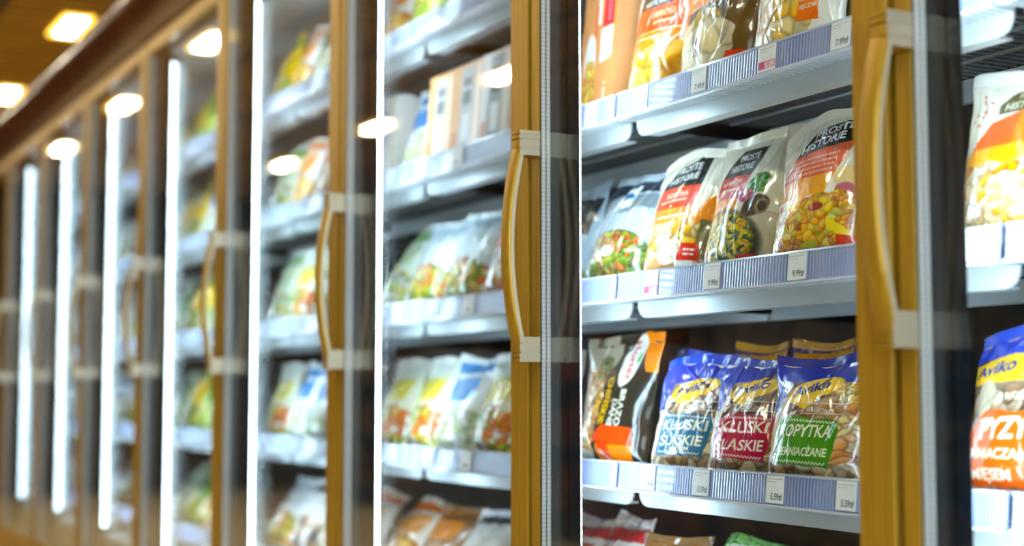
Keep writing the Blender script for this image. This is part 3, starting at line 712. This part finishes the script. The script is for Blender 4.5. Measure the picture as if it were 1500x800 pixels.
DL = {0: 'upright freezer with gold glass door nearest the camera, outside the picture on the right',
      1: 'upright freezer cut off by the right edge, gold glass door over orange dumpling bags',
      2: 'upright freezer whose gold glass door shows the sharp cream, blue and orange food bags',
      3: 'upright freezer whose gold glass door shows blurred tan cartons and white vegetable bags'}
for k in range(KN, KF):
    o = unit0 if k == KN else copy_tree(unit0)
    o.location = (-(seam(k)+PITCH/2), YF, 0); i = k+2   # i = number of the freezer from the right (1 = cut by the right edge)
    tag(o, DL.get(i, f'blurred upright freezer with gold glass door and bowed handle, {DOORS[min(i-1,9)]} from the right'), 'freezer', 'upright glass-door freezers')
for s_, dx, nm in ((SN, 1, 'near'), (SF, -1, 'far')):
    pn = MB(); a, b = (-s_+.001, -s_+.04) if dx > 0 else (-s_-.07, -s_-.032)
    tag(pn.box(a, b, YF, 1.9, 0, ZT).build('freezer_end_cladding', M['gold_dark']), f'dark gold cladding board closing the {nm} end of the freezer row', 'cladding', 'end boards of the freezer row')

# shelves -----------------------------------------------------------------------
def make_shelf():
    d = empty('freezer_shelf'); w = PITCH/2-.004
    p = MB(); p.prism([(.004, 0), (.022, 0), (.022, -.002), (.0075, -.003), (.0035, -.036), (.0005, -.036)], 'x', -w, w); p.build('price_rail', M['rail'], d)
    e = MB(); e.prism([(.0015, .0025), (.023, .0025), (.023, .0003), (.0035, .0003)], 'x', -w, w); e.prism([(-.004, -.0365), (.006, -.0365), (.006, -.0395), (-.004, -.0395)], 'x', -w, w)
    e.build('rail_edge', M['rail_edge'], d)
    t = MB(); t.box(-w, w, .006, .034, -.0375, -.0350)
    nb = 62
    for i in range(nb):
        x = -w+.006+(2*w-.012)*i/(nb-1); t.box(x-.0022, x+.0022, .006, .0335, -.0400, -.0376)
    t.build('ribbed_tray', M['steel'], d)
    r = .022; pts = [(-w+.004, -.0352)]
    pts += [(-w+.004, -.064+r)]+[(-w+.004+r-r*math.cos(a), -.064+r-r*math.sin(a)) for a in (PI/8, PI/4, 3*PI/8, PI/2)]
    pts += [(w-.004-r+r*math.sin(a), -.064+r-r*math.cos(a)) for a in (0, PI/8, PI/4, 3*PI/8, PI/2)]+[(w-.004, -.0352)]
    b = MB(); b.prism(pts, 'y', .0345, .0375); b.box(-w+.03, w-.03, .0375, .06, -.064, -.061); b.build('front_band', M['steel'], d)
    g = MB()
    for i in range(44):
        x = -w+.012+(2*w-.024)*i/43; g.rod((x, .024, -.0245), (x, .30, -.0245), .0022)
    for y in (.05, .13, .21): g.rod((-w, y, -.0295), (w, y, -.0295), .003)
    g.build('wire_deck', M['wire'], d)
    MB().box(-w, w, .285, .30, -.062, -.030).build('rear_rail', M['steel'], d, .003)
    for x in (-w+.002, w-.006): MB().prism([(.04, -.030), (.30, -.030), (.66, -.028), (.66, -.075), (.30, -.052), (.04, -.044)], 'x', x, x+.004).build('bracket', M['mullion'], d)
    return d
shelf0 = make_shelf(); fs = True
for k in range(-2, 7):
    for r_ in range(5):
        o = shelf0 if fs else copy_tree(shelf0); fs = False
        o.location = (-(seam(k)+PITCH/2), YR, RAILS[r_])
        dn = DOORS[k+1] if k >= -1 else 'nearest unseen'
        tag(o, f'wire shelf with lavender price rail, {LEVEL[r_]} behind {dn} door from right', 'shelf', 'freezer shelves')

# ---------------------------------------------------------------- goods
def put(o, s, lev, dep=.030, lean=15, rz=0, T=.06, dz=0.0):
    a = math.radians(lean)
    o.location = (-s, YR+dep+T*.55*math.cos(a), RAILS[lev]-.0215+T*.5*math.sin(a)+dz); o.rotation_euler = (-a, 0, math.radians(rz))
    return o
NAMES = {}
def goods(o, label, cat='frozen food bag', group='bags of frozen food'): return tag(o, label, cat, group)

# in focus, middle shelf of the second door
b = make_bag('frozen_dumpling_bag', story_bag('kopytka'), .058, 11, CREAM, flop=.25, skew=.0, dog=-.012, crinkle=.65)
goods(put(b, 1.872, 2, lean=15, rz=9), 'cream bag with black, red and amber panels over potato dumplings, on the middle shelf')
b = make_bag('frozen_vegetable_bag', story_bag('patelnia'), .056, 24, CREAM, flop=.15, crinkle=.7)
goods(put(b, 1.712, 2, lean=15, rz=9), 'cream bag picturing broccoli and a green vegetable skillet, on the middle shelf')
b = make_bag('frozen_chickpea_bag', story_bag('curry'), .062, 37, CREAM, flop=.1, dog=-.045, crinkle=.5)
goods(put(b, 1.548, 2, lean=13, rz=9), 'cream bag with black badge over orange chickpeas, beside the right gold post')
b = make_bag('frozen_vegetable_bag', frost_veg_bag(), .066, 42, (196,212,226), flop=.2, crinkle=1.3)
goods(put(b, 2.040, 2, lean=20, rz=8, T=.066), 'frosty pale blue bag over mixed vegetables, left of the potato dumplings')
b = make_bag('frozen_fish_bag', slate_bag(), .05, 52, (190,210,226), flop=.3)
goods(put(b, 2.212, 2, lean=14, rz=10), 'pale blue bag with a slate panel, beside the left glass edge on the middle shelf')
# lower shelf of the second door
b = make_bag('frozen_noodle_bag', noodle_bag(), .060, 63, 'keep', flop=.05, skew=-.05, crinkle=.9)
goods(put(b, 2.052, 3, dep=.026, lean=12, rz=8), 'dark bag with vertical yellow lettering, white oval badge and noodles, on the lower shelf')
TEAL, MAG, GRN = (24,116,150), (188,34,84), (70,148,34)
b = make_bag('frozen_dumpling_bag', dumpling_bag(('KLUSKI', 'ŚLĄSKIE', 'Z MIĘSEM'), TEAL, kind=0), .056, 74, (14,74,206), flop=.15, crinkle=1.25)
goods(put(b, 1.838, 3, lean=15, rz=14), 'blue-topped dumpling bag with a teal panel, on the lower shelf')
b = make_bag('frozen_dumpling_bag', dumpling_bag(('KLUSKI', 'ŚLĄSKIE'), MAG, kind=1), .056, 85, (16,60,176), flop=.25, crinkle=1.25, skew=.03)
goods(put(b, 1.694, 3, lean=15, rz=14), 'blue-topped dumpling bag with a magenta panel, in the middle of the lower shelf')
b = make_bag('frozen_dumpling_bag', dumpling_bag(('KOPYTKA', 'ZIEMNIACZANE'), GRN, kind=2), .058, 96, (18,56,180), flop=.05, crinkle=1.25)
goods(put(b, 1.556, 3, lean=12, rz=11), 'blue-topped dumpling bag with a green panel, beside the right gold post')
white_side = make_bag('frozen_dumpling_bag', simple_bag((236,232,226), (60,80,190), None, [(226,170,110),(240,214,170),(200,150,110)], 1.3, 14, 19, dpc=6, seed=4), .05, 17, (60,80,190))
goods(put(white_side, 1.945, 3, dep=.10, lean=14, rz=12), 'white and blue bag half hidden behind the dark noodle bag')
# upper shelf of the second door
b = make_carton('frozen_corn_carton', corn_carton(), .05)
goods(put(b, 2.056, 1, dep=.03, lean=6, rz=0, T=.0, dz=.006), 'tan carton with a red flash and yellow sweetcorn, left end of the upper shelf', 'food carton', 'cartons of frozen food')
b = make_bag('frozen_dumpling_bag', pierogi_bag(0), .058, 105, (245,238,228), flop=.0)
goods(put(b, 1.916, 1, lean=8, rz=5), 'white bag with a flat orange panel over golden filled dumplings, upper shelf')
b = make_bag('frozen_dumpling_bag', pierogi_bag(1), .060, 116, (245,238,228))
goods(put(b, 1.762, 1, lean=8, rz=5), 'white bag with brown side and one big folded dumpling, middle of the upper shelf')
b = make_bag('frozen_dumpling_bag', pierogi_bag(2), .060, 127, (245,238,228))
goods(put(b, 1.574, 1, lean=8, rz=5), 'yellow dumpling bag with a small orange badge, right end of the upper shelf')
# first door (cut off on the right)
b = make_bag('frozen_gnocchi_bag', story_bag('gnocchi', 10), .060, 138, (240,236,226), flop=.1)
goods(put(b, 1.213, 2, lean=12, rz=2), 'cream bag with brown badge over orange and white gnocchi, right of near gold post')
b = make_bag('frozen_dumpling_bag', pyzy_bag(), .060, 149, (28,74,198), flop=.05, dog=-.02)
goods(put(b, 1.211, 3, lean=12, rz=2), 'blue-topped dumpling bag with a large orange panel, right of the near gold post')

# kinds used for the blurred and the hidden goods
KIND = {
 'cream': (simple_bag(CREAM, INK, ORR, [(250,190,50),(250,230,180),(240,160,40)], word='STORY'.replace('STORY', 'DANIE')), 'cream bag with orange panel', 'frozen_meal_bag', CREAM),
 'frost': (simple_bag((216,226,232), (190,206,216), None, [(226,120,50),(150,176,40),(232,196,60),(120,150,50)], 1.2, 17, 20), 'frosty white vegetable bag', 'frozen_vegetable_bag', (220,228,234)),
 'yelgreen': (simple_bag((236,238,214), (240,246,236), (222,206,40), [(120,170,40),(232,206,40),(240,120,40),(246,240,226)], 1.2, 15, 20), 'yellow and green vegetable bag', 'frozen_vegetable_bag', (240,244,240)),
 'bluewhite': (simple_bag((238,242,244), (40,150,214), (36,140,206), [(236,240,240),(200,220,160),(240,236,200)], 1.4, 15.5, 20.5), 'white and blue bag', 'frozen_fish_bag', (232,240,246)),
 'crinkle': (simple_bag((226,226,222), (60,66,74), None, [(110,70,40),(200,160,110),(232,226,214),(40,60,100)], 1.6, 16, 20), 'crinkled white and dark bag', 'frozen_meat_bag', (220,222,226)),
 'redwhite': (simple_bag((238,226,220), (214,70,70), (226,110,90), [(96,120,40),(226,130,50),(160,90,40),(240,220,190)], 1.5, 15.5, 21.5), 'red and white bag', 'frozen_meal_bag', (236,214,210)),
 'yellow': (simple_bag((248,206,30), (90,160,40), (250,216,40), [(250,220,80),(240,180,20),(120,170,40)], 1.5, 15.5, 20.5), 'bright yellow bag', 'frozen_chips_bag', (246,206,40)),
 'green': (simple_bag((96,158,62), (236,240,220), (70,130,50), [(120,180,60),(160,200,80),(232,206,60)], 1.2, 15.5, 20.5), 'green vegetable bag', 'frozen_vegetable_bag', (100,160,70)),
 'pale': (simple_bag((228,238,226), (150,196,120), (206,226,190), [(150,196,80),(236,226,140),(236,236,226)], 1.3, 16, 20.5), 'pale green and white bag', 'frozen_vegetable_bag', (230,240,230)),
 'orange': (simple_bag((240,232,222), (236,130,50), (246,160,50), [(236,150,50),(246,196,90),(200,110,50)], 1.5, 16, 20), 'orange and white bag', 'frozen_meal_bag', (240,226,206)),
 'brown': (simple_bag((112,76,44), (150,96,40), (196,120,44), [(130,84,48),(196,140,80),(90,60,40)], 1.6, 16, 19), 'brown bag', 'frozen_bread_bag', (130,90,50)),
 'grey': (simple_bag((150,166,176), (196,206,212), (120,150,160), [(110,140,130),(170,186,190),(90,150,110)], 1.6, 16, 19), 'grey-blue bag', 'frozen_fish_bag', (170,186,196)),
 'purple': (simple_bag((92,60,110), (236,170,40), (110,70,120), [(120,70,80),(150,90,60),(226,160,50)], 1.5, 15, 21), 'purple and yellow bag', 'frozen_fruit_bag', (226,160,40)),
}
PROTO = {}
for i, (kk, v) in enumerate(KIND.items()):
    PROTO[kk] = [make_bag(v[2], v[0], .062, 200+i*7, v[3], flop=(.3, .1, .2)[i % 3], crinkle=1.4, lump=1.4), False]
PROTO['carton'] = [make_carton('frozen_meal_carton', striped_carton((226,176,128), (196,198,198), (110,120,130)), .05), False]
PROTO['greycarton'] = [make_carton('frozen_meal_carton', striped_carton((214,206,196), (150,160,170), (80,90,104)), .05), False]
WORDS = {k: v[1] for k, v in KIND.items()}; WORDS['carton'] = 'tan carton with grey stripe'; WORDS['greycarton'] = 'grey carton with dark stripe'
BW = {k: v[0].W/100 for k, v in KIND.items()}; BW['carton'] = BW['greycarton'] = .117
def stock(kk):
    p = PROTO[kk]
    if not p[1]: p[1] = True; return p[0]
    return copy_tree(p[0])
def row(door, lev, s_hi, kinds, dep=.03, behind=None, lean=14):
    """kinds listed from left (far) to right; s_hi is where the row starts on the left"""
    s = s_hi
    for i, kk in enumerate(kinds):
        w = BW[kk]; s -= w/2; o = stock(kk); box = 'carton' in kk
        put(o, s, lev, dep, lean=5 if box else lean+rnd.uniform(-4, 5), rz=rnd.uniform(-7, 7) if not box else rnd.uniform(-2, 2), T=0 if box else .06, dz=.006 if box else 0)
        s -= w/2+(.007 if not box else .004)
        place = f'{ORD[i]} from left' if behind is None else behind.format(ORD[i])
        goods(o, f'{WORDS[kk]}, {place} on {LEVEL[lev]}, {DOORS[door-1]} door from right', 'food carton' if box else 'frozen food bag', 'cartons of frozen food' if box else 'bags of frozen food')
# first door, rest
row(1, 1, 1.30, ['carton', 'yellow', 'orange'])
row(1, 4, 1.30, ['yelgreen', 'frost'])
row(1, 2, 1.128, ['cream']); row(1, 3, 1.124, ['bluewhite'])
# second door, bottom deck and second row
row(2, 4, 2.20, ['redwhite', 'brown', 'green', 'grey', 'grey'], lean=22)
row(2, 3, 1.98, ['purple', 'purple', 'brown'], dep=.20, behind='{} in the back row', lean=6)
row(2, 2, 1.98, ['brown', 'redwhite', 'cream'], dep=.19, behind='{} in back row', lean=10)
# third door
row(3, 0, 3.02, ['orange', 'green', 'bluewhite', 'pale'])
row(3, 1, 3.00, ['greycarton', 'bluewhite', 'carton', 'carton', 'greycarton', 'carton'])
row(3, 2, 3.02, ['pale', 'frost', 'frost', 'redwhite'], lean=18)
row(3, 3, 3.02, ['yelgreen', 'yelgreen', 'bluewhite', 'yelgreen', 'crinkle'])
row(3, 4, 3.02, ['orange', 'brown', 'crinkle', 'brown', 'redwhite'], lean=35)
# fourth door
row(4, 0, 3.75, ['yellow', 'orange', 'green', 'frost'])
row(4, 1, 3.75, ['pale', 'orange', 'redwhite', 'pale'])
row(4, 2, 3.75, ['pale', 'yelgreen', 'pale', 'frost'])
row(4, 3, 3.75, ['yelgreen', 'bluewhite', 'bluewhite', 'orange'])
row(4, 4, 3.75, ['frost', 'crinkle', 'frost', 'orange'], lean=24)
# fifth to seventh doors
row(5, 0, 4.72, ['green', 'yellow', 'green']); row(5, 1, 4.72, ['yellow', 'yellow', 'bluewhite']); row(5, 2, 4.72, ['green', 'yellow', 'yellow'])
row(5, 3, 4.72, ['green', 'yellow', 'green']); row(5, 4, 4.72, ['pale', 'green', 'frost'], lean=30)
row(6, 0, 5.62, ['brown', 'frost', 'brown']); row(6, 1, 5.62, ['frost', 'pale', 'brown']); row(6, 2, 5.62, ['brown', 'frost', 'pale'])
row(6, 3, 5.62, ['bluewhite', 'bluewhite', 'frost']); row(6, 4, 5.62, ['brown', 'frost', 'brown'], lean=30)
row(7, 0, 6.50, ['frost', 'bluewhite', 'frost']); row(7, 1, 6.50, ['bluewhite', 'frost', 'grey']); row(7, 2, 6.50, ['frost', 'frost', 'brown'])
row(7, 3, 6.50, ['frost', 'grey', 'frost']); row(7, 4, 6.50, ['redwhite', 'brown', 'redwhite'], lean=30)
for p_ in PROTO.values():
    if not p_[1]:
        for c in list(p_[0].children): bpy.data.objects.remove(c)
        bpy.data.objects.remove(p_[0])

# price tags in the rails ---------------------------------------------------------
def tag_mesh(txt, pink, w=3.6, h=3.5):
    nx, ny = int(w*20), int(h*20)
    cv = Canvas(w, h, nx, ny, (244,245,246))
    if pink:
        cv.rect(0, .35, w, 1.35, (226,130,160)); cv.rect(.1, .35, 1.3, 1.35, (206,60,120)); cv.fit(txt, 1.5, .45, 1.9, 1.0, (250,236,240), bold=.03)
    else: cv.fit(txt, 1.0, .45, 2.3, 1.15, (50,54,60), bold=.02)
    cv.smalltext(.2, w-.3, h-.45, .12, (120,124,130), len(txt)+int(w*3)); cv.smalltext(.2, w-1.6, h-.8, .12, (150,154,160), 5)
    W, H = w/100, h/100; xs = np.linspace(-W/2, W/2, nx+1); zs = np.linspace(0, H, ny+1)
    v = [(x, 0, z) for z in zs for x in xs]; n0 = len(v)
    f = [(j*(nx+1)+i, j*(nx+1)+i+1, (j+1)*(nx+1)+i+1, (j+1)*(nx+1)+i) for j in range(ny) for i in range(nx)]
    v += [(-W/2, .0006, 0), (W/2, .0006, 0), (W/2, .0006, H), (-W/2, .0006, H)]; a = (0, nx, n0-1, n0-1-nx)
    f += [(n0+1, n0, n0+3, n0+2), (a[1], n0+1, n0+2, a[2]), (n0, a[0], a[3], n0+3), (n0, n0+1, a[1], a[0]), (a[3], a[2], n0+2, n0+3)]
    me = bpy.data.meshes.new('price_tag'); me.from_pydata(v, [], f); me.update()
    at = me.color_attributes.new('print', 'FLOAT_COLOR', 'POINT'); rg = np.ones((len(v), 4)); rg[:n0, :3] = lin(np.clip(cv.C, 0, 255)).reshape(-1, 3)
    at.data.foreach_set('color', rg.ravel()); me.materials.append(M['tagpaper']); return me
def ptag(s, lev, txt, pink, label, w=3.6):
    o = link('price_tag', tag_mesh(txt, pink, w)); o.location = (-s, YR-.0009, RAILS[lev]-.0345); o.rotation_euler = (math.atan2(.0035, .036)*-1, 0, 0)
    return tag(o, label, 'price tag', 'price tags in the shelf rails')
def sx(X): return (1/(X+400)-.0001866)*YR/.000357
for X, lev, txt, pk, lb in (
    (947, 3, '6.49zł', 0, 'white price tag reading 6.49 under the dark noodle bag'),
    (1024, 3, '5.59zł', 0, 'white price tag reading 5.59 under the teal-panel dumpling bag'),
    (1131, 3, '5.59zł', 0, 'white price tag reading 5.59 under the magenta-panel dumpling bag'),
    (1234, 3, '5.59zł', 0, 'white price tag reading 5.59 under the green-panel dumpling bag'),
    (953, 2, '4.49', 1, 'pink and white price tag reading 4.49 under the potato dumplings'),
    (1043, 2, '9.99zł', 0, 'white price tag reading 9.99 under the broccoli bag'),
    (1168, 2, '9.99zł', 0, 'white price tag reading 9.99 under the orange chickpea bag'),
    (940, 1, '7.49zł', 0, 'blank-looking white price tag under the golden filled dumplings'),
    (1026, 1, '7.49zł', 0, 'white price tag left of the pink one on the upper shelf'),
    (1128, 1, '5.29', 1, 'pink price tag reading 5.29 on the upper shelf rail'),
    (1238, 1, '7.99zł', 0, 'white price tag on the upper rail beside the right gold post'),
    (866, 1, '8.99zł', 0, 'white price tag under the tan sweetcorn carton'),
    (1432, 2, '9.99zł', 0, 'white price tag under the gnocchi bag right of the near post')):
    ptag(sx(X), lev, txt, pk, lb)
for j, (s, lev) in enumerate(((2.46, 3), (2.62, 3), (2.80, 3), (2.45, 2), (2.60, 2), (2.78, 2), (2.50, 1), (2.66, 1), (2.82, 1), (2.84, 0), (2.94, 0))):
    ptag(s, lev, '6.99zł', 0, f'blurred white price tag on the {LEVEL[lev]} behind the third door, {ORD[(0,1,2,0,1,2,0,1,2,0,1)[j]]} from the right', 4.6)

# gondola shelving across the aisle (seen mirrored in the glass)
gm = [noise_tint(mat(f'packed_goods_{i}', (90,60,40), .5), a, b, (1, 1, 1.4), 7, 2, .4, .6) for i, (a, b) in enumerate((((34,20,12), (130,70,26)), ((20,22,26), (96,76,46)), ((60,24,16), (130,100,50))))]
gd = mat('gondola_dark_metal', (52,46,40), .5)
def make_gondola(i):
    g = empty('gondola_shelving')
    MB().box(-1.0, 1.0, -.03, 0, 0, 1.9).build('back_panel', gd, g); MB().box(-1.0, 1.0, .0, .5, 0, .15).build('base', gd, g)
    for z in (.6, 1.05, 1.5): MB().box(-1.0, 1.0, .001, .42, z, z+.03).build('shelf', gd, g)
    return g
g0 = make_gondola(0)
for i in range(6):
    o = g0 if i == 0 else copy_tree(g0)
    o.location = (-2.2-2.05*i, -3.4, 0)
    tag(o, f'dark shelving unit across the aisle, {ORD[i]} from the near end, mirrored in the glass', 'shelving', 'shelving across the aisle')
    pk = MB()
    for z, zt in ((.151, .52), (.631, .98), (1.081, 1.42), (1.531, 1.84)):
        x = -.97
        while x < .9:
            w = rnd.uniform(.08, .2); pk.box(x, min(.97, x+w-.008), .06, .36+rnd.uniform(-.04, .02), z, zt-rnd.uniform(0, .14)); x += w
    po = pk.build('packed_grocery_goods', gm[i % 3], None, .004, 1, (-2.2-2.05*i, -3.4, 0))
    tag(po, f'dim packed goods on the shelving across the aisle, {ORD[i]} unit from the near end', 'goods', 'goods across the aisle', 'stuff')

# ---------------------------------------------------------------- light, camera, render look
w = bpy.data.worlds.new('shop_air'); SC.world = w; w.use_nodes = True
w.node_tree.nodes['Background'].inputs[0].default_value = (.80, .91, 1.0, 1); w.node_tree.nodes['Background'].inputs[1].default_value = 5.5
th, ti = math.atan(1150/2200), math.atan(174/2200)
cam = bpy.data.cameras.new('camera'); cam.lens = 52.8; cam.sensor_width = 36; cam.sensor_fit = 'HORIZONTAL'; cam.clip_start = .05
co = bpy.data.objects.new('camera', cam); COL.objects.link(co); co.location = (0, 0, EYE)
d = Vector((-math.cos(th)*math.cos(ti), math.sin(th)*math.cos(ti), math.sin(ti)))
co.rotation_euler = d.to_track_quat('-Z', 'Y').to_euler()
cam.dof.use_dof = True; cam.dof.focus_distance = 1.98; cam.dof.aperture_fstop = 2.2
SC.camera = co
vs = SC.view_settings; vs.view_transform = 'Standard'; vs.look = 'None'; vs.gamma = 1; vs.use_curve_mapping = False; vs.exposure = 0.22
cy = SC.cycles
cy.use_denoising = True; cy.max_bounces = 10; cy.diffuse_bounces = 3; cy.glossy_bounces = 5; cy.transparent_max_bounces = 24
cy.caustics_reflective = False; cy.caustics_refractive = False; cy.sample_clamp_indirect = 22; cy.use_light_tree = True
